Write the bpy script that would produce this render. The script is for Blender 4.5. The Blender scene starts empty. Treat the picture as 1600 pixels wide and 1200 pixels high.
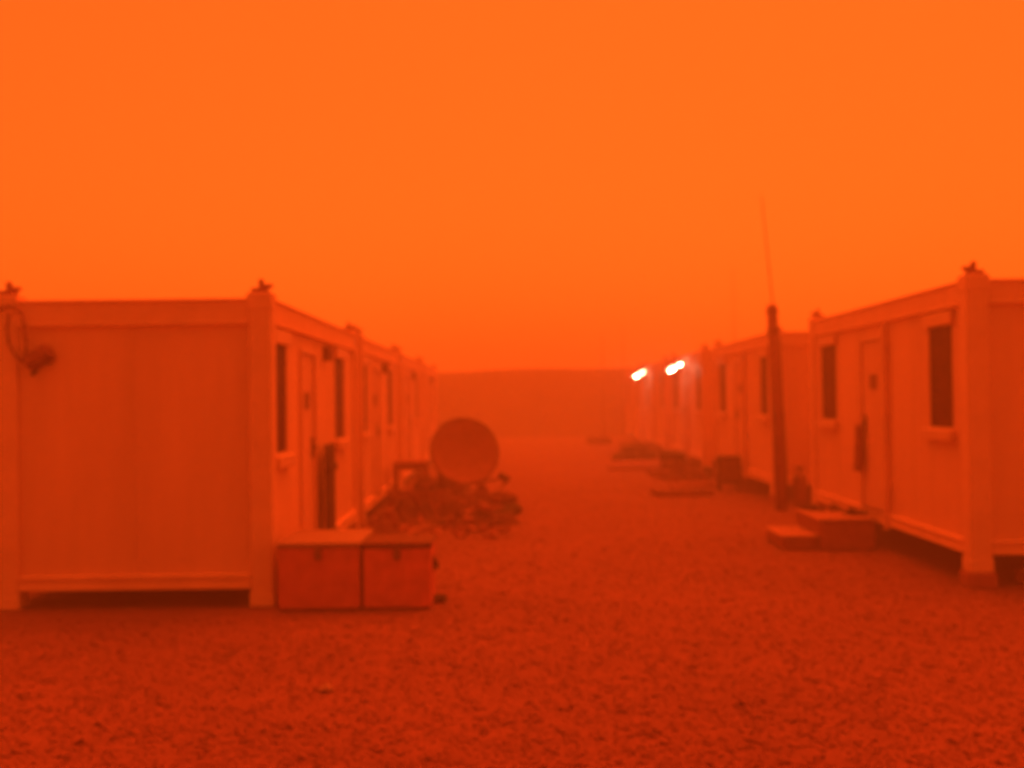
import bpy, bmesh, math, random
import numpy as np
from mathutils import Vector, Matrix, Euler
random.seed(7); rng = np.random.default_rng(11)
R = math.radians
sc = bpy.context.scene
col = sc.collection

# ---------------------------------------------------------------- camera
CAM_H = 1.8
F_PX = 1830.0                                    # focal length in photo pixels (1600 wide)
cam_d = bpy.data.cameras.new('camera'); cam = bpy.data.objects.new('camera', cam_d); col.objects.link(cam)
cam_d.sensor_width = 36.0; cam_d.lens = 36.0*F_PX/1600
cam_d.clip_end = 3000; cam_d.clip_start = .05
cam.location = (0, 0, CAM_H)
cam.rotation_mode = 'QUATERNION'
PITCH = math.atan(22/F_PX); YAW = math.atan(5/F_PX); ROLL = R(.70)
q = Euler((R(90)+PITCH, 0, YAW), 'XYZ').to_quaternion()
q = q @ Euler((0, 0, -ROLL), 'XYZ').to_quaternion()
cam.rotation_quaternion = q
cam_d.dof.use_dof = True                         # hand-held snapshot, focused a little short
cam_d.dof.focus_distance = 2.0
cam_d.dof.aperture_fstop = 3.1
sc.camera = cam

# ---------------------------------------------------------------- sky, sun, exposure
SUN_EL, SUN_AZ = R(68), R(14)                     # sun behind the dust, ahead of the camera
world = bpy.data.worlds.new('World'); sc.world = world; world.use_nodes = True
wn = world.node_tree; wn.nodes.clear()
w_out = wn.nodes.new('ShaderNodeOutputWorld'); w_bg = wn.nodes.new('ShaderNodeBackground')
sky = wn.nodes.new('ShaderNodeTexSky'); sky.sky_type = 'NISHITA'; sky.sun_disc = False
sky.sun_elevation = SUN_EL; sky.sun_rotation = SUN_AZ; sky.dust_density = 3.0; sky.air_density = 1.0; sky.altitude = 50
tint = wn.nodes.new('ShaderNodeMix'); tint.data_type = 'RGBA'; tint.blend_type = 'MULTIPLY'
tint.inputs['Factor'].default_value = 1.0
tint.inputs['B'].default_value = (1.0, .089, .0050, 1)     # airborne dust swallows green and blue
wn.links.new(sky.outputs[0], tint.inputs['A']); wn.links.new(tint.outputs['Result'], w_bg.inputs[0])
w_bg.inputs[1].default_value = .15
wn.links.new(w_bg.outputs[0], w_out.inputs[0])
sun_d = bpy.data.lights.new('sun', 'SUN'); sun = bpy.data.objects.new('sun', sun_d); col.objects.link(sun)
sun_d.energy = .6; sun_d.angle = R(90); sun_d.color = (1.0, .09, .006)
sdir = Vector((math.sin(SUN_AZ)*math.cos(SUN_EL), math.cos(SUN_AZ)*math.cos(SUN_EL), math.sin(SUN_EL)))
sun.rotation_euler = (-sdir).to_track_quat('-Z', 'Y').to_euler(); sun.location = (0, 40, 60)
sc.view_settings.view_transform = 'Standard'; sc.view_settings.look = 'None'
sc.view_settings.exposure = 1.5; sc.view_settings.gamma = 1.0
sc.view_settings.use_curve_mapping = False
sc.cycles.use_denoising = True
sc.cycles.volume_bounces = 3; sc.cycles.max_bounces = 8; sc.cycles.diffuse_bounces = 4
sc.cycles.sample_clamp_indirect = 6.0
sc.cycles.caustics_reflective = False; sc.cycles.caustics_refractive = False

# ---------------------------------------------------------------- materials
def material(name, rgb, rough=.8, var=.25, scale=6.0, bump=0.0, bscale=60.0, spec=.3, metal=0.0, streak=False, patch=0.0):
    m = bpy.data.materials.new(name); m.use_nodes = True
    nt = m.node_tree; b = nt.nodes['Principled BSDF']
    b.inputs['Roughness'].default_value = rough; b.inputs['Metallic'].default_value = metal
    b.inputs['Specular IOR Level'].default_value = spec
    tc = nt.nodes.new('ShaderNodeTexCoord')
    mp = nt.nodes.new('ShaderNodeMapping'); nt.links.new(tc.outputs['Object'], mp.inputs[0])
    if streak: mp.inputs['Scale'].default_value = (1, 1, .12)
    n1 = nt.nodes.new('ShaderNodeTexNoise'); n1.inputs['Scale'].default_value = scale; n1.inputs['Detail'].default_value = 6
    n1.inputs['Roughness'].default_value = .62
    nt.links.new(mp.outputs[0], n1.inputs[0])
    rp = nt.nodes.new('ShaderNodeValToRGB')
    rp.color_ramp.elements[0].position = .3; rp.color_ramp.elements[1].position = .72
    rp.color_ramp.elements[0].color = (*[c*(1-var) for c in rgb], 1)
    rp.color_ramp.elements[1].color = (*[min(1, c*(1+var)) for c in rgb], 1)
    nt.links.new(n1.outputs[0], rp.inputs[0]); nt.links.new(rp.outputs[0], b.inputs['Base Color'])
    if patch:                                     # broad trodden and drifted patches
        n3 = nt.nodes.new('ShaderNodeTexNoise'); n3.inputs['Scale'].default_value = .55; n3.inputs['Detail'].default_value = 4
        nt.links.new(tc.outputs['Object'], n3.inputs[0])
        mr = nt.nodes.new('ShaderNodeMapRange'); mr.inputs[1].default_value = .32; mr.inputs[2].default_value = .68
        mr.inputs[3].default_value = 1-patch; mr.inputs[4].default_value = 1+patch*.6; nt.links.new(n3.outputs[0], mr.inputs[0])
        vm = nt.nodes.new('ShaderNodeVectorMath'); vm.operation = 'SCALE'
        nt.links.new(rp.outputs[0], vm.inputs[0]); nt.links.new(mr.outputs[0], vm.inputs['Scale']); nt.links.new(vm.outputs[0], b.inputs['Base Color'])
    if bump:
        n2 = nt.nodes.new('ShaderNodeTexNoise'); n2.inputs['Scale'].default_value = bscale; n2.inputs['Detail'].default_value = 4
        nt.links.new(tc.outputs['Object'], n2.inputs[0])
        bp = nt.nodes.new('ShaderNodeBump'); bp.inputs['Strength'].default_value = bump; bp.inputs['Distance'].default_value = .02
        nt.links.new(n2.outputs[0], bp.inputs['Height']); nt.links.new(bp.outputs[0], b.inputs['Normal'])
    return m
M = {
 'paint':  material('dusty_cabin_paint', (0.76, 0.48, 0.44), .7, .11, 2.2, .05, 9, streak=True),
 'frame':  material('dusty_frame_paint', (0.79, 0.51, 0.46), .65, .10, 3.0, .05, 20),
 'window_frame': material('window_plastic', (0.72, 0.46, 0.42), .5, .06, 5),
 'door':   material('door_sheet', (0.72, 0.45, 0.42), .6, .10, 3, streak=True),
 'glass':  material('dark_window_glass', (0.075, 0.018, 0.025), .5, .3, 4, spec=.08),
 'chest':  material('chest_paint', (0.53, 0.14, 0.21), .6, .18, 7, .05, 40),
 'dark':   material('dark_plastic', (0.04, 0.02, 0.022), .6, .3, 12),
 'dsteel': material('dark_painted_steel', (0.2, 0.09, 0.1), .6, .25, 9, .05, 40),
 'steel2': material('worn_painted_steel', (0.58, 0.155, 0.22), .65, .25, 7, .05, 40),
 'lid':    material('pale_lid', (0.3, 0.18, 0.2), .6, .12, 9),
 'dlid':   material('grey_rubber_lid', (0.13, 0.05, 0.07), .8, .3, 12),
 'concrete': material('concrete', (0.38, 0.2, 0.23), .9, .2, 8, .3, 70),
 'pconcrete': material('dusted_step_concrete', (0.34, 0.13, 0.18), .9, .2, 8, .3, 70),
 'wood':   material('weathered_timber', (0.21, 0.08, 0.1), .85, .35, 9, .2, 40),
 'pole':   material('dark_timber_pole', (0.26, 0.085, 0.11), .85, .3, 9, .3, 40),
 'sack':   material('sandbag_cloth', (0.13, 0.045, 0.06), .95, .3, 9, .4, 120),
 'rubber': material('black_rubber', (.03, .028, .026), .8, .3, 15),
 'cable':  material('black_cable', (.03, .028, .026), .6, .2, 15),
 'dish':   material('dish_paint', (0.4, 0.16, 0.18), .6, .15, 6, .04, 30),
 'stone':  material('gravel_stone', (0.22, 0.09, 0.12), .95, .12, 3.0, patch=.12),
 'cloth':  material('dark_cloth', (0.1, 0.035, 0.05), .95, .3, 14, .3, 90),
 'earth':  material('berm_earth', (0.1, 0.035, 0.05), .95, .25, .6, .5, 4),
 'ground': material('gravel_ground', (0.21, 0.088, 0.12), .95, .18, 5.0, .25, 60, spec=.1, patch=.12),
}
def lamp_mat(name, rgb, s):
    m = bpy.data.materials.new(name); m.use_nodes = True; nt = m.node_tree; nt.nodes.clear()
    o = nt.nodes.new('ShaderNodeOutputMaterial'); e = nt.nodes.new('ShaderNodeEmission')
    e.inputs[0].default_value = (*rgb, 1); e.inputs[1].default_value = s; nt.links.new(e.outputs[0], o.inputs[0]); return m
M['lamp'] = lamp_mat('lit_tube', (1.0, .72, .38), 32.0)

# ---------------------------------------------------------------- helpers
def box(bm, x0, x1, y0, y1, z0, z1, bev=0.0):
    x0, x1 = min(x0, x1), max(x0, x1); y0, y1 = min(y0, y1), max(y0, y1); z0, z1 = min(z0, z1), max(z0, z1)
    r = bmesh.ops.create_cube(bm, size=1.0, matrix=Matrix.Translation(((x0+x1)/2, (y0+y1)/2, (z0+z1)/2)) @ Matrix.Diagonal((x1-x0, y1-y0, z1-z0, 1)))
    if bev:
        es = list({e for v in r['verts'] for e in v.link_edges})
        bmesh.ops.bevel(bm, geom=es, offset=bev, segments=1, affect='EDGES', profile=.5)
def tube(bm, p0, p1, r0, r1=None, n=10, caps=True):
    r1 = r0 if r1 is None else r1
    p0, p1 = Vector(p0), Vector(p1); d = p1-p0
    m = Matrix.Translation((p0+p1)/2) @ d.to_track_quat('Z', 'Y').to_matrix().to_4x4()
    bmesh.ops.create_cone(bm, cap_ends=caps, segments=n, radius1=r0, radius2=r1, depth=d.length, matrix=m)
def path(bm, pts, r, n=8):
    for a, b in zip(pts, pts[1:]): tube(bm, a, b, r, r, n)
def build(name, bm, mat, parent=None, smooth=False, loc=None, rot=None):
    me = bpy.data.meshes.new(name); bm.to_mesh(me); bm.free(); me.materials.append(M[mat])
    if smooth:
        for p in me.polygons: p.use_smooth = True
    return place(name, me, parent, loc, rot)
def place(name, me, parent=None, loc=None, rot=None):
    o = bpy.data.objects.new(name, me); col.objects.link(o)
    if parent: o.parent = parent
    if loc: o.location = loc
    if rot: o.rotation_euler = rot
    return o
def boxes(name, mat, parent, *bs, bev=0.0, loc=None, rot=None):
    bm = bmesh.new()
    for b in bs: box(bm, *b, bev=bev)
    return build(name, bm, mat, parent, loc=loc, rot=rot)
def tag(o, label=None, cat=None, group=None, kind=None):
    if label: o['label'] = label
    if cat: o['category'] = cat
    if group: o['group'] = group
    if kind: o['kind'] = kind
    return o
def thing(name, loc, rz, label, cat, group=None):
    e = bpy.data.objects.new(name, None); col.objects.link(e); e.empty_display_size = .2
    e.location = loc; e.rotation_euler = (0, 0, rz)
    return tag(e, label, cat, group)
def px(x, dist): return (x-805)/F_PX*dist         # photo column -> lateral metres at a distance

# ---------------------------------------------------------------- ground, berm
def sheet(name, size, n, mat, zf):
    bm = bmesh.new(); vs = {}
    for i in range(n+1):
        for j in range(n+1):
            x = -size+2*size*i/n; y = -size+2*size*j/n
            vs[i, j] = bm.verts.new((x, y, zf(x, y)))
    for i in range(n):
        for j in range(n): bm.faces.new((vs[i, j], vs[i+1, j], vs[i+1, j+1], vs[i, j+1]))
    return build(name, bm, mat, None, True)
tag(sheet('ground', 400, 8, 'ground', lambda x, y: 0.0), 'dusty gravel ground running between the two cabin rows', 'ground', kind='structure')
# earth bank closing the far end of the lane
bm = bmesh.new(); NX = 120; prof = [(-11, -.05), (-8.5, .35), (-6.2, 1.05), (-4.2, 1.9), (-2.4, 2.75), (-1.0, 3.25), (0, 3.35), (1.2, 3.2), (3.2, 1.6), (5.5, -.05)]
rows = []
for i in range(NX+1):
    x = -70+140*i/NX; dz = .10*math.sin(x*.31)+.07*math.sin(x*.83+1)+random.uniform(-.05, .05); dy = .5*math.sin(x*.17)+random.uniform(-.12, .12)
    rows.append([bm.verts.new((x, 64+yy+dy, max(-.05, zz*(1+dz*.25)))) for yy, zz in prof])
for a, b in zip(rows, rows[1:]):
    for k in range(len(prof)-1): bm.faces.new((a[k], b[k], b[k+1], a[k+1]))
tag(build('earth_bank', bm, 'earth', None, True), 'low earth bank closing off the far end of the lane', 'earth bank', kind='structure')

# ---------------------------------------------------------------- cabins
L, W = 6.055, 2.435
PW = .21                                          # corner post
_shared = {}
def shared(key, fn):
    if key not in _shared: _shared[key] = fn()
    return _shared[key]
def mesh_of(name, mat, *bs, bev=.006):
    bm = bmesh.new()
    for b in bs: box(bm, *b, bev=bev)
    me = bpy.data.meshes.new(name); bm.to_mesh(me); bm.free(); me.materials.append(M[mat]); return me

def cabin(s, loc, rz, feats, label, group):
    """street face on local x = 0, body towards -s*x, near end at y = 0"""
    t = thing('container_cabin', loc, rz, label, 'cabin', group)
    X = lambda x: s*x
    def rail_mesh(length, h0, h1):                # along +y, outer face at x = 0, body to -x
        def f():
            return mesh_of('rail', 'frame', (-.10, -.012, 0, length, h0, h1), (-.012, .006, 0, length, h1-.03, h1-.003), (-.012, .006, 0, length, h0+.003, h0+.035))
        return shared(('rail', round(length, 3), h0, h1), f)
    # posts and castings
    pm = shared('post', lambda: mesh_of('corner_post', 'frame', (-PW/2, PW/2, -PW/2, PW/2, 0, 2.72), bev=.02))
    def cast():
        return mesh_of('casting', 'frame', (-.110, .110, -.110, .110, 2.60, 2.755), bev=.008)
    cm = shared('casting', cast)
    lug = shared('lug', lambda: mesh_of('lug', 'pconcrete', (-.08, .06, -.06, .06, 2.756, 2.80), (-.02, .10, -.03, .03, 2.801, 2.835), (-.025, .02, -.02, .02, 2.836, 2.88), bev=.004))
    fm = shared('foot', lambda: mesh_of('foot', 'frame', (-.109, .109, -.109, .109, .002, .12), bev=.008))
    for ix in (-PW/2, -W+PW/2):
        for iy in (PW/2, L-PW/2):
            p = place('corner_post', pm, t, (X(ix), iy, 0))
            place('corner_casting', cm, p, None, (0, 0, 0)); place('foot', fm, p); place('lifting_lug', lug, p, None, (0, 0, 0 if s > 0 else math.pi))
    # rails
    for h0, h1, nm in ((2.47, 2.71, 'top_rail'), (.16, .29, 'bottom_rail')):
        a = rail_mesh(L-2*PW, h0, h1); b = rail_mesh(W-2*PW, h0, h1)
        flip = 0 if s > 0 else math.pi
        place(nm, a, t, (X(0), PW if s > 0 else L-PW, 0), (0, 0, flip))
        place(nm, a, t, (X(-W), L-PW if s > 0 else PW, 0), (0, 0, math.pi-flip))
        xa = X(-PW) if s < 0 else X(-W+PW)
        # near end, outer face towards -y ; far end towards +y
        x_lo = min(X(-PW), X(-W+PW)); x_hi = max(X(-PW), X(-W+PW))
        place(nm, b, t, (x_lo, 0, 0), (0, 0, -math.pi/2))
        place(nm, b, t, (x_hi, L, 0), (0, 0, math.pi/2))
    boxes('roof_sheet', 'frame', t, (X(-.06), X(-W+.06), .06, L-.06, 2.64, 2.69))
    boxes('floor_slab', 'dsteel', t, (X(-.08), X(-W+.08), .08, L-.08, .19, .28))
    # panels
    z0, z1 = .282, 2.478; rec = .045; th = .06
    def panel_mesh(w, a, b):
        def f():
            n = max(1, round(w/.38)); bs = [(-th, 0, .0012, w-.0012, a, b)]
            return mesh_of('wall_panel', 'paint', *bs, bev=.003)
        return shared(('panel', round(w, 3), round(a, 3), round(b, 3)), f)
    def panel_x(xf, y0, y1, a, b):                # panel whose face is at local depth xf on the street side
        place('wall_panel', panel_mesh(y1-y0, a, b), t, (X(xf), y0 if s > 0 else y1, 0), (0, 0, 0 if s > 0 else math.pi))
    def panel_end(yf, xl, xh, out):
        if out < 0: place('wall_panel', panel_mesh(xh-xl, z0, z1), t, (xl, yf, 0), (0, 0, -math.pi/2))
        else: place('wall_panel', panel_mesh(xh-xl, z0, z1), t, (xh, yf, 0), (0, 0, math.pi/2))
    x_lo = min(X(-PW), X(-W+PW)); x_hi = max(X(-PW), X(-W+PW)); mid = (x_lo+x_hi)/2
    for yf, out in ((rec, -1), (L-rec, 1)):
        panel_end(yf, x_lo, mid, out); panel_end(yf, mid, x_hi, out)
    nb = 5; wb = (L-2*PW)/nb
    for k in range(nb):                            # back wall
        y0 = PW+k*wb
        place('wall_panel', panel_mesh(wb, z0, z1), t, (X(-W+rec), (y0+wb) if s > 0 else y0, 0), (0, 0, math.pi if s > 0 else 0))
    # street wall, column by column
    y = PW
    def plain(a, b):
        n = max(1, round((b-a)/1.15)); w = (b-a)/n
        for k in range(n): panel_x(-rec, a+k*w, a+(k+1)*w, z0, z1)
    for kind, a, b in feats:
        if a-y > .01 and kind in ('window', 'door'): plain(y, a)
        if kind == 'window':
            zb, zt = 1.28, 2.36
            panel_x(-rec, a, b, z0, zb); panel_x(-rec, a, b, zt, z1)
            fr = .04
            w = boxes('window', 'window_frame', t, (X(-rec-.05), X(-rec+.006), a+.001, a+fr, zb, zt), (X(-rec-.05), X(-rec+.006), b-fr, b-.001, zb, zt),
                      (X(-rec-.05), X(-rec+.006), a+fr, b-fr, zb, zb+fr), (X(-rec-.05), X(-rec+.006), a+fr, b-fr, zt-fr, zt), bev=.004)
            boxes('pane', 'glass', w, (X(-rec-.03), X(-rec-.012), a+fr, b-fr, zb+fr, zt-fr))
            boxes('shutter_box', 'window_frame', w, (X(-rec+.007), X(-rec+.05), a-.03, b+.03, zt-.04, zt+.09), bev=.008)
            boxes('sill', 'window_frame', w, (X(-rec+.007), X(-rec+.075), a-.04, b+.04, zb-.09, zb+.02), bev=.008)
        elif kind == 'door':
            zt = 2.34
            panel_x(-rec, a, b, zt, z1)
            fr = .05
            d = boxes('door', 'door', t, (X(-rec-.04), X(-rec-.005), a+fr+.004, b-fr-.004, .297, zt-fr-.004), bev=.004)
            boxes('door_frame', 'window_frame', d, (X(-rec-.05), X(-rec+.025), a+.001, a+fr, z0, zt), (X(-rec-.05), X(-rec+.025), b-fr, b-.001, z0, zt),
                  (X(-rec-.05), X(-rec+.025), a+fr, b-fr, zt-fr, zt), bev=.004)
            hy = b-.17
            bm = bmesh.new(); box(bm, X(-rec-.005), X(-rec+.01), hy-.022, hy+.022, 1.18, 1.40); tube(bm, (X(-rec+.045), hy-.11, 1.3), (X(-rec+.045), hy+.012, 1.3), .011); tube(bm, (X(-rec+.005), hy, 1.3), (X(-rec+.05), hy, 1.3), .011)
            build('handle', bm, 'dark', d)
            boxes('vent', 'dsteel', d, *[(X(-rec-.005), X(-rec+.012), (a+b)/2-.13, (a+b)/2+.13, 1.72+.035*k, 1.742+.035*k) for k in range(5)])
            boxes('threshold', 'dsteel', d, (X(-rec-.04), X(-rec+.05), a+fr, b-fr, .283, .296))
        elif kind == 'pipe':
            bm = bmesh.new(); tube(bm, (X(-rec+.05), a, .12), (X(-rec+.05), a, 2.46), .035)
            for zz in (.6, 1.4, 2.2): box(bm, X(-rec), X(-rec+.092), a-.05, a+.05, zz, zz+.03)
            build('downpipe', bm, 'frame', t); continue
        elif kind == 'number':
            boxes('junction_box', 'dsteel', t, (X(-rec), X(-rec+.09), a, a+.2, 2.26, 2.42), bev=.01); continue
        y = b
    if L-PW-y > .01: plain(y, L-PW)
    return t

AL, AR = math.atan(.0109), -math.atan(.0109)      # the two rows spread a little with distance
def lx(d): return -2.13-.0109*(d-10.25)
def rx(d): return 4.17+.0109*(d-10.8)
FL = [('window', .21, .95), ('door', 1.62, 2.58), ('number', 3.2, 3.4), ('window', 4.10, 5.0)]
FR = [('window', .46, 1.20), ('pipe', 2.5, 2.5), ('door', 2.62, 3.62), ('window', 4.72, 5.58)]
LIFT = .14
GL, GR = 'cabins in the row beside the steel chests', 'cabins in the row with the wall lamps'
lefts = [(10.25, 'pale cabin with blank end wall and cable loop at roof corner'),
         (16.9, 'pale cabin directly behind the one with the cable loop'),
         (23.55, 'third cabin along the row beside the satellite dish'),
         (30.2, 'last cabin of the row beside the satellite dish, faded by dust')]
for d, lab in lefts: cabin(1, (lx(d), d, 0), AL, FL, lab, GL)
rights = [(10.8, 'pale cabin with the concrete door steps in front'),
          (19.5, 'pale cabin standing right behind the leaning timber pole'),
          (27.3, 'cabin carrying the lit wall lamp next along after the pole'),
          (35.1, 'faded cabin carrying the farther of two lit wall lamps'),
          (42.9, 'dust-faded cabin beyond both lit wall lamps')]
pad = mesh_of('support_block', 'pconcrete', (-.135, .135, -.135, .135, .0, LIFT-.001), bev=.012)
for i, (d, lab) in enumerate(rights):
    cabin(-1, (rx(d), d, LIFT), AR, FR, lab, GR)
    if i < 3:
        for ox in (PW/2, W-PW/2):
            for oy in (PW/2, L-PW/2):
                o = place('support_block', pad, None, (rx(d)+ox+math.sin(-AR)*oy, d+oy, 0), (0, 0, random.uniform(-.12, .12)))
                side = 'lane-side' if ox < 1 else 'rear'
                end = (('away from the pole', 'beside the pole'), ('beside the pole', 'beside the sandbag heap'), ('beside the sandbag heap', 'towards the farther lamp'))[i][oy > 1]
                tag(o, 'concrete block under the %s corner of the %s, %s' % (side, ('cabin with door steps', 'cabin behind the pole', 'nearer lamp cabin')[i], end), 'block', 'support blocks under the raised cabins')
tag(place('support_block', pad, None, (rx(10.8)+.68, 10.98, 0), (0, 0, .2)), 'concrete block under the blank end wall of the cabin with door steps', 'block', 'support blocks under the raised cabins')

# ---------------------------------------------------------------- cable and dark lamp on the blank end wall
bm = bmesh.new()
pts = [(-4.56, 10.36, 2.62), (-4.47, 10.33, 2.655), (-4.38, 10.31, 2.65), (-4.315, 10.31, 2.58), (-4.30, 10.32, 2.45), (-4.295, 10.345, 2.33), (-4.31, 10.36, 2.24), (-4.35, 10.37, 2.19)]
pts = [(x+.04, y-.15, z) for x, y, z in pts]; path(bm, pts, .013)
pts2 = [(-4.46, 10.36, 2.60), (-4.47, 10.35, 2.45), (-4.455, 10.36, 2.32), (-4.40, 10.37, 2.22), (-4.33, 10.37, 2.17), (-4.25, 10.37, 2.18), (-4.20, 10.37, 2.22)]
pts2 = [(x+.04, y-.15, z) for x, y, z in pts2]; path(bm, pts2, .010)
tag(build('power_cable', bm, 'pole', None, True), 'dark cable looping down the blank end wall from roof corner', 'cable')
fl = thing('flood_lamp', (-4.13, 10.27, 2.17), 0, 'small dark unlit flood lamp on the blank end wall', 'lamp')
boxes('bracket', 'dark', fl, (-.07, .07, -.02, .03, -.02, .02), bev=.004)
boxes('lamp_head', 'pole', fl, (-.12, .12, -.15, -.02, -.06, .07), bev=.015, rot=(R(-25), R(-28), 0))
bm = bmesh.new(); tube(bm, (-.02, 0, 0), (-.1, -.03, -.12), .018); build('plug', bm, 'dark', fl)

# ---------------------------------------------------------------- chests by the corner
def chest(name, loc, rz, w, d, h, body, lid, label, knob=True):
    t = thing(name, loc, rz, label, 'chest')
    boxes('body', body, t, (-w/2, w/2, 0, d, .015, h-.05), bev=.012)
    boxes('lid', lid, t, (-w/2-.012, w/2+.012, -.012, d+.012, h-.048, h), bev=.012)
    boxes('runner', 'dark', t, (-w/2+.04, -w/2+.09, .02, d-.02, 0, .014)); boxes('runner', 'dark', t, (w/2-.09, w/2-.04, .02, d-.02, 0, .014))
    for sx in (-1, 1):
        bm = bmesh.new(); x = sx*(w/2)
        box(bm, x-.003*sx, x+.012*sx, d*.35, d*.65, h*.50, h*.72)
        path(bm, [(x+.01*sx, d*.38, h*.66), (x+.045*sx, d*.38, h*.55), (x+.045*sx, d*.62, h*.55), (x+.01*sx, d*.62, h*.66)], .01)
        build('handle', bm, 'dark', t)
    bm = bmesh.new(); box(bm, -.03, .03, -.025, .003, h-.14, h-.035); box(bm, -.018, .018, -.035, -.02, h-.15, h-.09); build('latch', bm, 'dsteel', t)
    return t
chest('steel_chest', (-1.70, 10.03, 0), R(.5), .70, 1.0, .585, 'chest', 'lid', 'dark steel chest with pale lid against the cabin corner post')
chest('storage_box', (-1.03, 10.04, 0), R(.5), .58, .62, .575, 'steel2', 'dlid', 'brownish storage box with grey lid beside the pale lidded chest')

# dark board propped against the first cabin
db = thing('upright_board', (lx(13.2)+.03, 12.95, 0), AL, 'narrow dark board standing upright against the cabin wall next to its door', 'board')
for k in range(4): boxes('plank', 'dark', db, (.015, .045, .005+.15*k, .147+.15*k, .01, 1.31-.012*(k % 2)), bev=.003)
for zz in (.25, 1.0): boxes('batten', 'dark', db, (.046, .075, .01, .59, zz, zz+.08), bev=.003)

# ---------------------------------------------------------------- satellite dish
sd = thing('satellite_dish', (-.84, 18.75, 0), 0, 'round satellite dish on a low stand at the edge of the lane', 'satellite dish')
RD, DEP = .545, .13
nrm = Vector((.22, -.90, .30)).normalized(); C0 = Vector((.03, -.22, .97))
rotq = nrm.to_track_quat('Z', 'Y').to_matrix().to_4x4(); MD = Matrix.Translation(C0) @ rotq
bm = bmesh.new(); rings, seg = 9, 44; vs = []
for side in (0, 1):
    g = []
    for i in range(rings+1):
        r = RD*i/rings; zz = DEP*((r/RD)**2-1)-(.014 if side else 0)
        if i == 0: g.append([bm.verts.new(MD @ Vector((0, 0, zz)))])
        else: g.append([bm.verts.new(MD @ Vector((r*math.cos(2*math.pi*k/seg), r*math.sin(2*math.pi*k/seg), zz))) for k in range(seg)])
    vs.append(g)
for side, g in enumerate(vs):
    for k in range(seg):
        f = (g[0][0], g[1][k], g[1][(k+1) % seg]); bm.faces.new(f if not side else f[::-1])
        for i in range(1, rings):
            f = (g[i][k], g[i+1][k], g[i+1][(k+1) % seg], g[i][(k+1) % seg]); bm.faces.new(f if not side else f[::-1])
for k in range(seg): bm.faces.new((vs[0][-1][k], vs[1][-1][k], vs[1][-1][(k+1) % seg], vs[0][-1][(k+1) % seg]))
refl = build('reflector', bm, 'dish', sd, True)
bm = bmesh.new()
path(bm, [MD @ Vector((RD*math.cos(2*math.pi*k/seg), RD*math.sin(2*math.pi*k/seg), 0)) for k in range(seg+1)], .013, 6)
build('rim', bm, 'dsteel', refl, True)
lnb = Vector((.66, -.95, .60)); foot = MD @ Vector((.0, -RD*.98, 0)); foot = Vector((.12, -.33, .46))
bm = bmesh.new(); tube(bm, foot, lnb, .020); build('feed_arm', bm, 'dsteel', sd)
bm = bmesh.new(); dd = (C0-lnb).normalized(); tube(bm, lnb-dd*.08, lnb+dd*.09, .045, .055, 14); tube(bm, lnb+Vector((0, 0, -.10)), lnb, .03, .03); box(bm, lnb.x-.03, lnb.x+.06, lnb.y-.04, lnb.y+.04, lnb.z-.05, lnb.z+.03)
build('feed_horn', bm, 'dark', sd, False)
bm = bmesh.new(); tube(bm, (0, .02, 0), (0, .02, .95), .035, .035, 12); build('mast', bm, 'dsteel', sd, True)
boxes('mount_bracket', 'dsteel', sd, (-.09, .09, -.015, .07, .78, 1.02), bev=.01)
for a in (30, 150, 270):
    bm = bmesh.new(); e = (math.cos(R(a))*.55, .02+math.sin(R(a))*.55, .02); tube(bm, e, (0, .02, .42), .018); tube(bm, e, (0, .02, .03), .018); build('leg', bm, 'dsteel', sd)
bm = bmesh.new(); path(bm, [lnb+Vector((0, 0, -.1)), (.5, -.7, .3), (.2, -.3, .12), (.05, -.05, .35)], .008); build('cable', bm, 'cable', sd)

# ---------------------------------------------------------------- junk around the dish
def blob(name, w, d, h, mat, label, cat, loc, rz, group=None, tilt=0):
    bm = bmesh.new(); bmesh.ops.create_icosphere(bm, subdivisions=3, radius=1)
    ph = [random.uniform(0, 6) for _ in range(4)]
    for v in bm.verts:
        c = v.co.copy(); sx = math.copysign(abs(c.x)**.55, c.x); sy = math.copysign(abs(c.y)**.6, c.y); sz = math.copysign(abs(c.z)**.8, c.z)
        k = 1+.06*math.sin(5*c.x+ph[0])+.05*math.sin(7*c.y+ph[1])+.04*math.sin(9*c.z+ph[2])
        v.co = (sx*w/2*k, sy*d/2*k, max(0, (c.z+.42)/1.42)*h*(1 if c.z < 0 else k))
    o = build(name, bm, mat, None, True, loc, (tilt, 0, rz)); return tag(o, label, cat, group)
def rock(loc, r, label, mat='stone', rz=0, name='rock'):
    bm = bmesh.new(); bmesh.ops.create_icosphere(bm, subdivisions=2, radius=r)
    for v in bm.verts: v.co *= random.uniform(.8, 1.15); v.co.z = max(-.3*r, v.co.z*.7)
    zmin = min(v.co.z for v in bm.verts)
    for v in bm.verts: v.co.z -= zmin
    return tag(build(name, bm, mat, None, False, loc, (0, 0, rz)), label, 'rock')
def plank(loc, rz, l, w, h, label, tilt=0, mat='wood', group=None):
    bm = bmesh.new(); box(bm, -l/2, l/2, -w/2, w/2, 0, h, bev=.005)
    return tag(build('timber_plank', bm, mat, None, False, loc, (0, tilt, rz)), label, 'plank', group)

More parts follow.
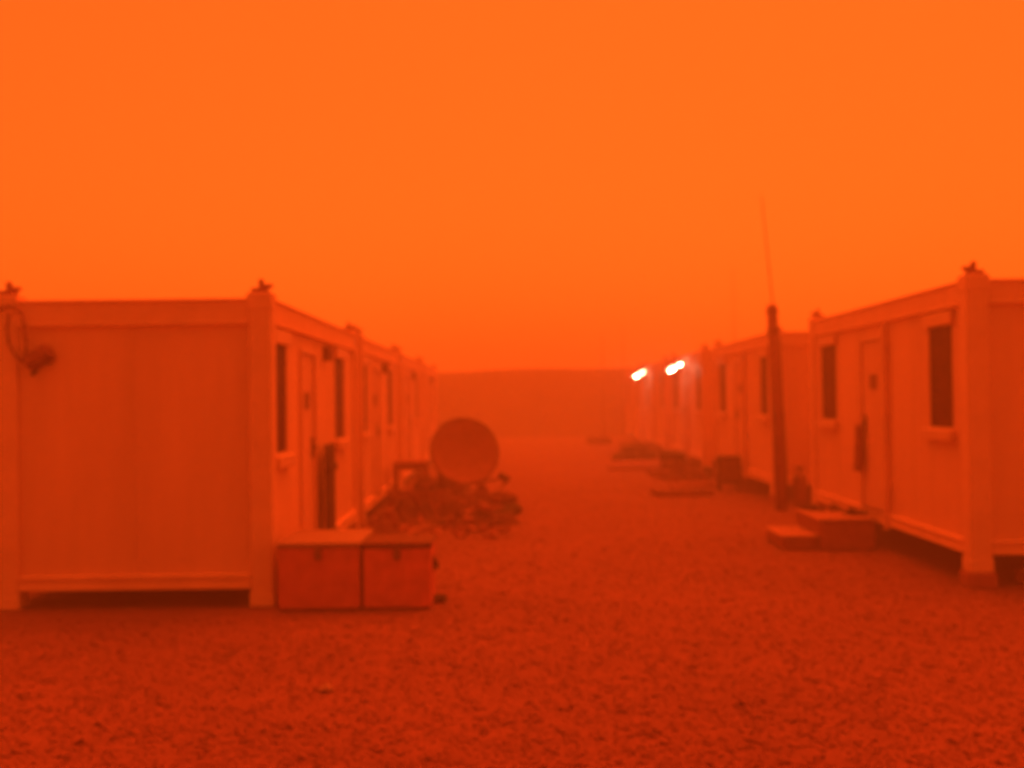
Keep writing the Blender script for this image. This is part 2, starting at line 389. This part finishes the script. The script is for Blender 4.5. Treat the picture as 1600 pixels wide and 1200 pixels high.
GD = 'sandbags heaped round the dish stand'
blob('sandbag', .62, .38, .17, 'sack', 'flat sandbag in front of the dish stand', 'sandbag', (-.62, 17.45, 0), .15, GD)
blob('sandbag', .58, .36, .16, 'rubber', 'dark sandbag lying farthest out in the lane below the dish', 'sandbag', (-.02-.28, 17.62, 0), -.35, GD)
blob('sandbag', .55, .34, .18, 'sack', 'sandbag resting on the tyre below the dish', 'sandbag', (-.26, 18.25, .165), .6, GD)
blob('sandbag', .60, .36, .17, 'rubber', 'dark sandbag between the dish stand and the low table', 'sandbag', (-1.32, 19.5, 0), .9, GD)
blob('sandbag', .60, .36, .20, 'sack', 'sandbag nearest the cabin wall past the upright board', 'sandbag', (-1.75, 17.5, 0), 1.3, GD)
def tyre(loc, rot, label, ro=.31, ri=.12):
    t = thing('tyre', loc, 0, label, 'tyre'); t.rotation_euler = rot
    bm = bmesh.new(); seg, n = 28, 10; g = []
    for k in range(seg):
        a = 2*math.pi*k/seg
        g.append([bm.verts.new(((ro-ri+ri*math.cos(2*math.pi*j/n))*math.cos(a), (ro-ri+ri*math.cos(2*math.pi*j/n))*math.sin(a), .08+.08*math.copysign(abs(math.sin(2*math.pi*j/n))**.7, math.sin(2*math.pi*j/n)))) for j in range(n)])
    for k in range(seg):
        for j in range(n): bm.faces.new((g[k][j], g[(k+1) % seg][j], g[(k+1) % seg][(j+1) % n], g[k][(j+1) % n]))
    build('tread', bm, 'rubber', t, True)
    bm = bmesh.new(); tube(bm, (0, 0, .05), (0, 0, .11), .14, .14, 20); build('rim', bm, 'dsteel', t)
    return t
def tarp(loc, rz, w, d, h, label, mat='cloth'):
    from mathutils import noise
    bm = bmesh.new(); n = 26; g = []
    sd_ = random.uniform(0, 50)
    for i in range(n+1):
        for j in range(n+1):
            u, v = i/n*2-1, j/n*2-1; r = min(1, math.hypot(u, v)/1.15)
            k = noise.noise(Vector((u*2.1+sd_, v*2.1, 0)))+.5*noise.noise(Vector((u*5+sd_, v*5, 3)))
            ed = 1+.18*noise.noise(Vector((math.atan2(v, u)*1.3, sd_, 1)))
            g.append(bm.verts.new((u*w/2*ed, v*d/2*ed, max(.006, h*(1-r**2)*(.75+.7*k)+.03*(1+k)*(1-r)))))
    for i in range(n):
        for j in range(n): bm.faces.new((g[i*(n+1)+j], g[(i+1)*(n+1)+j], g[(i+1)*(n+1)+j+1], g[i*(n+1)+j+1]))
    return tag(build('crumpled_tarp', bm, mat, None, True, loc, (0, 0, rz)), label, 'tarp')
tarp((-.45, 16.75, 0), .5, 1.05, .75, .22, 'dark crumpled tarp on the gravel in front of the dish sandbags')
tarp((-1.55, 16.9, 0), 1.1, 1.2, .9, .30, 'dark crumpled tarp spread between the cabin wall and the pale plank')
tarp((-.80, 17.75, 0), .1, 1.35, .8, .44, 'largest dark tarp heap hiding the foot of the dish stand', 'sack')
tarp((-1.72, 15.3, 0), 1.5, 1.5, .55, .22, 'long dark tarp heap along the cabin wall behind the chests', 'sack')
tarp((-1.35, 19.5, 0), .4, 1.1, .8, .62, 'tall dark tarp heap between the low table and the dish stand')
tarp((3.55, 25.2, 0), .2, .9, .6, .25, 'dark crumpled tarp lying in front of the sandbag heap')
tyre((-.22, 18.25, 0), (0, 0, .4), 'old tyre lying flat under a sandbag below the dish')
plank((-1.13, 17.35, .0), R(62), 1.5, .14, .04, 'pale plank lying on the gravel left of the dish stand', mat='concrete')
plank((-1.45, 15.6, 0), R(74), 1.9, .16, .045, 'dark plank lying along the lane behind the two chests', mat='wood')
plank((-1.62, 16.3, 0), R(96), 1.5, .30, .05, 'wide dark board lying by the cabin wall near the dish', mat='pole')
plank((-1.36, 13.3, 0), R(80), 1.3, .22, .05, 'dark board on the gravel just behind the storage box', mat='pole')
# low table by the wall
tb = thing('low_table', (-1.88, 20.9, 0), .05, 'low wooden table by the cabin wall to the side of the dish', 'table')
for k in range(4): boxes('slat', 'pole', tb, (-.29, .29, -.40+.205*k, -.40+.205*k+.19, .66, .70), bev=.004)
for sx in (-1, 1):
    for sy in (-1, 1): boxes('leg', 'pole', tb, (sx*.27-.03, sx*.27+.03, sy*.36-.03, sy*.36+.03, 0, .659))
boxes('rail', 'pole', tb, (-.24, .24, -.375, -.345, .56, .655)); boxes('rail', 'pole', tb, (-.24, .24, .345, .375, .56, .655))
# crate in front of the table
def crate(loc, rz, w, d, h, label, mat='pole'):
    t = thing('wooden_crate', loc, rz, label, 'crate'); n = 3
    boxes('base', mat, t, (-w/2+.02, w/2-.02, -d/2+.02, d/2-.02, .0, .03))
    for k in range(n):
        a = .02+k*h/n; b = a+h/n-.025
        for sy in (-1, 1): boxes('slat', mat, t, (-w/2, w/2, sy*d/2-.012, sy*d/2+.012, a, b))
        for sx in (-1, 1): boxes('slat', mat, t, (sx*w/2-.012, sx*w/2+.012, -d/2+.013, d/2-.013, a, b))
    for sx in (-1, 1):
        for sy in (-1, 1): boxes('corner_batten', mat, t, (sx*(w/2-.04)-.022, sx*(w/2-.04)+.022, sy*(d/2-.036)-.022, sy*(d/2-.036)+.022, .03, h))
    return t
crate((-1.62, 18.6, 0), .12, .85, .55, .34, 'low open wooden crate between cabin wall and dish stand')
rock((-.70, 10.42, 0), .075, 'small dark rock at the foot of the storage box', 'rubber')
rock((2.72, 6.22, 0), .055, 'small dark rock lying alone on the open gravel', 'rubber')
rock((-1.19, 7.25, 0), .05, 'pale rounded stone lying alone on the open gravel', 'lid')
rock((-1.95+.9, 12.2, 0), .09, 'grey rock behind the storage box', 'stone')

# ---------------------------------------------------------------- steps, sandals, hanging cloth at the nearest right-hand door
us = thing('door_step', (3.84, 14.15, 0), AR, 'concrete door step of two levels below the cabin door', 'step')
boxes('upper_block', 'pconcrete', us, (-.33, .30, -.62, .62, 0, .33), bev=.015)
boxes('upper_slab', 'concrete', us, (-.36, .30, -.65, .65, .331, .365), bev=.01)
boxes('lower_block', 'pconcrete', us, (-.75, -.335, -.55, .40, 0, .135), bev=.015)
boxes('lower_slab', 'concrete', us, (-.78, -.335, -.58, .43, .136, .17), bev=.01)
def sandal(loc, rz, label):
    t = thing('sandal', loc, rz, label, 'sandal', 'sandals left on the door step')
    bm = bmesh.new()
    out = [(0, .13), (.04, .11), (.05, .04), (.035, -.04), (.035, -.11), (0, -.13), (-.035, -.11), (-.035, -.04), (-.045, .04), (-.035, .11)]
    lo = [bm.verts.new((x, y, 0)) for x, y in out]; hi = [bm.verts.new((x, y, .028)) for x, y in out]
    bm.faces.new(lo); bm.faces.new(hi[::-1])
    for k in range(len(out)): bm.faces.new((lo[k], lo[(k+1) % len(out)], hi[(k+1) % len(out)], hi[k]))
    build('sole', bm, 'rubber', t)
    bm = bmesh.new(); path(bm, [(-.046, .03, .02), (-.03, .05, .065), (.0, .055, .075), (.035, .05, .065), (.05, .03, .02)], .014, 6); build('strap', bm, 'rubber', t)
for lo, rz, lb in (((3.66, 14.62, .366), 1.2, 'dark sandal on the step corner nearest the timber pole'), ((3.70, 14.48, .366), .9, 'dark sandal next to the one on the step corner'),
                   ((3.95, 14.5, .366), 2.3, 'dark sandal lying askew mid step'), ((4.03, 14.05, .366), 1.5, 'dark sandal close under the door'), ((4.04, 13.90, .366), 1.6, 'dark sandal under the door beside the downpipe')):
    sandal(lo, rz, lb)
bm = bmesh.new(); n = 10; lo = []
xw = rx(14.34)-.0
for k in range(n+1):
    u = k/n; w = .05+.07*u**.6
    z = LIFT+1.28-.56*u
    for j in range(9):
        v = j/8-.5; lo.append(bm.verts.new((-.012-.018*math.cos(v*16)-.02*u, v*2*w, z+.01*math.sin(v*9))))
for k in range(n):
    for j in range(8): bm.faces.new((lo[k*9+j], lo[k*9+j+1], lo[(k+1)*9+j+1], lo[(k+1)*9+j]))
o = build('hanging_cloth', bm, 'pole', None, True, (xw, 14.33, 0)); sm = o.modifiers.new('thick', 'SOLIDIFY'); sm.thickness = .012; sm.offset = 1
tag(o, 'dark cloth hanging in folds from the cabin door handle above the step', 'cloth')

# ---------------------------------------------------------------- leaning pole with whip mast
up = thing('timber_pole', (4.12, 18.25, 0), 0, 'leaning dark timber pole topped by a thin whip mast', 'pole')
up.rotation_euler = (0, R(-1.9), 0)
bm = bmesh.new(); tube(bm, (0, 0, -.1), (0, 0, 3.2), .095, .080, 14); build('post', bm, 'pole', up, True)
bm = bmesh.new(); tube(bm, (.02, -.10, 2.7), (-.10, -.10, 4.9), .013, .008, 8); build('whip_mast', bm, 'dsteel', up, True)
for zz in (2.78, 3.08):
    bm = bmesh.new(); tube(bm, (0, 0, zz), (0, 0, zz+.04), .10, .10, 14); box(bm, -.04, .05, -.135, -.06, zz-.005, zz+.045); build('clamp', bm, 'dsteel', up)
bm = bmesh.new(); path(bm, [(.07, -.07, 0.05), (.10, -.05, .8), (.085, -.05, 1.7), (.09, -.05, 2.7)], .010); build('cable', bm, 'cable', up)
# gas bottle by the pole
gb = thing('gas_bottle', (4.42, 18.3, 0), 0, 'upright gas bottle standing beside the foot of the pole', 'gas bottle')
bm = bmesh.new(); prof = [(.10, .0), (.115, .03), (.115, .46), (.10, .52), (.06, .57), (.03, .58), (.03, .60)]
rings = [[bm.verts.new((r*math.cos(2*math.pi*k/18), r*math.sin(2*math.pi*k/18), z)) for k in range(18)] for r, z in prof]
for a, b in zip(rings, rings[1:]):
    for k in range(18): bm.faces.new((a[k], a[(k+1) % 18], b[(k+1) % 18], b[k]))
bm.faces.new(rings[0][::-1]); bm.faces.new(rings[-1]); build('cylinder', bm, 'dsteel', gb, True)
bm = bmesh.new(); tube(bm, (0, 0, .6), (0, 0, .66), .018); tube(bm, (-.03, 0, .64), (.05, 0, .64), .012); build('valve', bm, 'dark', gb)
bm = bmesh.new(); path(bm, [(.09*math.cos(a*.4), .09*math.sin(a*.4), .67) for a in range(12)], .01, 6)
for a in (0, 4, 8): tube(bm, (.09*math.cos(a*.4), .09*math.sin(a*.4), .50), (.09*math.cos(a*.4), .09*math.sin(a*.4), .67), .008)
build('collar', bm, 'dsteel', gb)

# ---------------------------------------------------------------- dark cooler box and clutter along the right row
cb = thing('cooler_unit', (4.02, 22.2, 0), R(-2), 'dark boxy air cooler standing by the wall of the cabin behind the pole', 'air cooler')
boxes('housing', 'dark', cb, (-.215, .215, -.20, .22, .14, .66), bev=.02)
for sx in (-1, 1):
    for sy in (-1, 1): boxes('leg', 'dark', cb, (sx*.18-.02, sx*.18+.02, .01+sy*.18-.02, .01+sy*.18+.02, 0, .139))
for k in range(7): boxes('louvre', 'dsteel', cb, (-.17, .17, -.215, -.201, .22+.055*k, .25+.055*k))
def pallet(loc, rz, l, w, label):
    t = thing('wooden_pallet', loc, rz, label, 'pallet')
    for k in range(3): boxes('bearer', 'pole', t, (-l/2, l/2, -w/2+k*(w-.08)/2, -w/2+k*(w-.08)/2+.08, 0, .09))
    n = 6
    for k in range(n):
        x = -l/2+k*(l-.10)/(n-1); boxes('slat', 'wood', t, (x, x+.10, -w/2, w/2, .091, .113))
    return t
pallet((3.0, 21.3, 0), R(4), 1.0, .8, 'wooden pallet lying on the gravel in front of the air cooler')
plank((3.45, 23.0, 0), R(30), 1.0, .2, .07, 'short dark beam on the gravel between the pallet and the cooler', mat='pole')
plank((3.0, 28.8, 0), R(6), 1.5, .18, .08, 'long beam lying crosswise below the lit wall lamp', mat='pole')
G2 = 'sandbags heaped beyond the air cooler'
for i, (x, y, z, rz, lb) in enumerate([(3.45, 26.2, 0, .2, 'bottom sandbag of the heap beyond the air cooler, lane side'), (3.85, 26.4, 0, -.3, 'bottom sandbag of the heap beyond the air cooler, wall side'),
                            (3.52, 26.25, .19, .5, 'middle sandbag of the heap beyond the air cooler'), (3.50, 26.3, .38, -.2, 'topmost sandbag of the heap beyond the air cooler')]):
    blob('sandbag', .60, .38, .20, 'rubber' if i % 2 else 'sack', lb, 'sandbag', (x, y, z), rz, G2)
tyre((4.12, 25.6, .0), (R(78), 0, R(62)), 'dark tyre propped upright by the cabin wall near the sandbag heap', .27, .10)
G3 = 'sandbags below the farther lit lamp'
for x, y, z, rz, lb in [(3.15, 33.6, 0, .2, 'bottom sandbag of the faded heap, lane side'), (3.75, 33.9, 0, -.2, 'bottom sandbag of the faded heap, wall side'), (3.4, 33.75, .21, .1, 'sandbag lying on top of the faded heap')]:
    blob('sandbag', .80, .5, .22, 'rubber', lb, 'sandbag', (x, y, z), rz, G3)
blob('sandbag', .9, .6, .30, 'sack', 'single faded sandbag far down the lane beyond the lamps', 'sandbag', (3.2, 45, 0), .4, 'sandbags below the farther lit lamp')

# ---------------------------------------------------------------- lit wall lamps
def wall_lamp(d, h, label):
    t = thing('wall_lamp', (rx(d)+.02, d, h), AR, label, 'lamp', 'lit lamps on the cabin wall')
    boxes('back_plate', 'frame', t, (-.02, .02, -.06, .06, -.02, .16), bev=.004)
    bm = bmesh.new(); path(bm, [(-.02, 0, .08), (-.10, 0, .10), (-.16, 0, .06)], .016); build('arm', bm, 'frame', t)
    dv = Vector((-.86, 0, -.51)); p0 = Vector((-.10, 0, .05)); p1 = p0+dv*.46
    bm = bmesh.new(); tube(bm, p0+Vector((0, .06, .085)), p1+Vector((0, .06, .085)), .035, .035, 12); build('hood', bm, 'frame', t)
    def glow(name, a, b, r):
        bm = bmesh.new(); bmesh.ops.create_uvsphere(bm, u_segments=16, v_segments=10, radius=1)
        c = (a+b)/2; hl = (b-a).length/2; qm = (b-a).to_track_quat('Z', 'Y').to_matrix().to_4x4()
        bmesh.ops.transform(bm, verts=bm.verts, matrix=Matrix.Translation(c) @ qm @ Matrix.Diagonal((r, r, hl, 1)))
        build(name, bm, 'lamp', t, True)
    glow('lamp_bulb', p0+dv*.19, p1-dv*.06, .024)
    glow('lamp_bulb', p0+dv*.0, p0+dv*.10, .016)
    return t
wall_lamp(30.2, 2.58, 'nearer of two lit white lamps sloping out from the cabin wall')
wall_lamp(40.0, 2.60, 'farther of two lit white lamps sloping out from the cabin wall')

# ---------------------------------------------------------------- thin masts in the dust
def mast(x, y, h, label):
    t = thing('antenna_mast', (x, y, 0), 0, label, 'mast', 'thin antenna masts in the dust')
    bm = bmesh.new(); tube(bm, (0, 0, 0), (0, 0, h*.6), .032, .028, 10); build('lower_tube', bm, 'dsteel', t, True)
    bm = bmesh.new(); tube(bm, (0, 0, h*.6), (0, 0, h), .016, .012, 8); build('upper_tube', bm, 'dsteel', t, True)
    boxes('base_plate', 'dsteel', t, (-.15, .15, -.15, .15, 0, .02))
mast(px(1148, 44), 44, 6.6, 'thin mast rising behind the cabin roofs between lamp and pole')
mast(px(942, 52), 52, 4.6, 'thin mast at the end of the lamp-lit cabin row')
mast(px(974, 54), 54, 5.2, 'taller thin mast behind the last cabin of the lamp-lit row')

# ---------------------------------------------------------------- broken rubble strewn over the heaps
bpy.context.view_layer.update()
dg = bpy.context.evaluated_depsgraph_get()
def rubble(x0, x1, y0, y1, n, label):
    bm = bmesh.new()
    for _ in range(n):
        x, y = random.uniform(x0, x1), random.uniform(y0, y1)
        hit, p, nn, _i, ob, _m = sc.ray_cast(dg, Vector((x, y, .75)), Vector((0, 0, -1)))
        if not hit or ob.name.split('.')[0] not in ('ground', 'crumpled_tarp'): continue
        if random.random() < .3: l, w, h = random.uniform(.2, .5), random.uniform(.025, .06), random.uniform(.02, .04)
        else: l = random.uniform(.05, .17); w = l*random.uniform(.5, .9); h = l*random.uniform(.35, .7)
        m = Matrix.Translation((x, y, p.z+h*.35)) @ Euler((random.gauss(0, .3), random.gauss(0, .3), random.uniform(0, 6.3))).to_matrix().to_4x4() @ Matrix.Diagonal((l, w, h, 1))
        vs_ = bmesh.ops.create_cube(bm, size=1, matrix=m)['verts']
        for v in vs_: v.co += Vector([random.gauss(0, .12*h) for _k in range(3)])
    return tag(build('rubble', bm, 'pole'), label, 'rubble', kind='stuff')
rubble(-2.0, -.15, 15.0, 19.8, 170, 'broken rubble and sticks strewn over the tarps below the dish')
rubble(3.0, 4.1, 24.6, 27.0, 60, 'broken rubble and sticks strewn round the sandbag heap')

# ---------------------------------------------------------------- loose gravel
N = 90000
u = rng.random(N); yy = 4.3*(26/4.3)**u
xx = (rng.random(N)*2-1)*(yy*.50+.4)
def inside(s, ax, d0, d1):  # keep stones out of the cabins
    return (yy > d0-.02) & (yy < d1+.02) & ((xx < ax+.0) if s > 0 else (xx > ax))
keep = np.ones(N, bool)
for d, _ in lefts: keep &= ~inside(1, lx(d)-.15, d+.2, d+L-.2)
for d, _ in rights: keep &= ~inside(-1, rx(d)+.15, d+.2, d+L-.2)
for x0, x1, y0, y1 in ((-2.1, -.7, 10.0, 11.1), (3.0, 4.2, 13.4, 14.9), (-9, -2.05, 9.75, 10.6)): keep &= ~((xx > x0) & (xx < x1) & (yy > y0) & (yy < y1))
xx, yy = xx[keep], yy[keep]; N = len(xx)
base = np.array([(1, 0, 0), (-1, 0, 0), (0, 1, 0), (0, -1, 0), (0, 0, 1), (0, 0, -1)], float)
fc = np.array([(0, 2, 4), (2, 1, 4), (1, 3, 4), (3, 0, 4), (2, 0, 5), (1, 2, 5), (3, 1, 5), (0, 3, 5)])
rad = np.clip(rng.lognormal(math.log(.0095), .55, N), .005, .05)*(1+.012*yy)
V = base[None]*rad[:, None, None]*rng.uniform(.7, 1.3, (N, 6, 3))
V[:, :, 2] *= .24
a = rng.random(N)*6.283; ca, sa = np.cos(a)[:, None], np.sin(a)[:, None]
tl = rng.normal(0, .35, N)[:, None]
x1 = V[:, :, 0]*ca-V[:, :, 1]*sa; y1 = V[:, :, 0]*sa+V[:, :, 1]*ca
z1 = V[:, :, 2]+x1*tl
V = np.stack([x1+xx[:, None], y1+yy[:, None], z1+(rad*.05)[:, None]], -1).reshape(-1, 3)
Fi = (fc[None]+(np.arange(N)*6)[:, None, None]).reshape(-1)
me = bpy.data.meshes.new('gravel'); me.vertices.add(len(V)); me.vertices.foreach_set('co', V.astype(np.float32).ravel())
nf = N*8; me.loops.add(nf*3); me.loops.foreach_set('vertex_index', Fi.astype(np.int32))
me.polygons.add(nf); me.polygons.foreach_set('loop_start', np.arange(0, nf*3, 3, dtype=np.int32))
me.update(calc_edges=True); me.materials.append(M['stone'])
tag(place('gravel', me), 'loose gravel stones scattered over the dusty lane', 'gravel', kind='stuff')

# ---------------------------------------------------------------- airborne dust
hz = bpy.data.materials.new('dust_haze'); hz.use_nodes = True; nt = hz.node_tree; nt.nodes.clear()
o = nt.nodes.new('ShaderNodeOutputMaterial'); pv = nt.nodes.new('ShaderNodeVolumePrincipled')
pv.inputs['Color'].default_value = (.95, .87, .88, 1); pv.inputs['Density'].default_value = .0150; pv.inputs['Anisotropy'].default_value = .6
nt.links.new(pv.outputs[0], o.inputs['Volume'])
bm = bmesh.new(); box(bm, -420, 420, -420, 420, -1, 7.2)
me = bpy.data.meshes.new('haze'); bm.to_mesh(me); bm.free(); me.materials.append(hz)
tag(place('haze', me), 'orange airborne dust filling the whole camp', 'dust', kind='stuff')
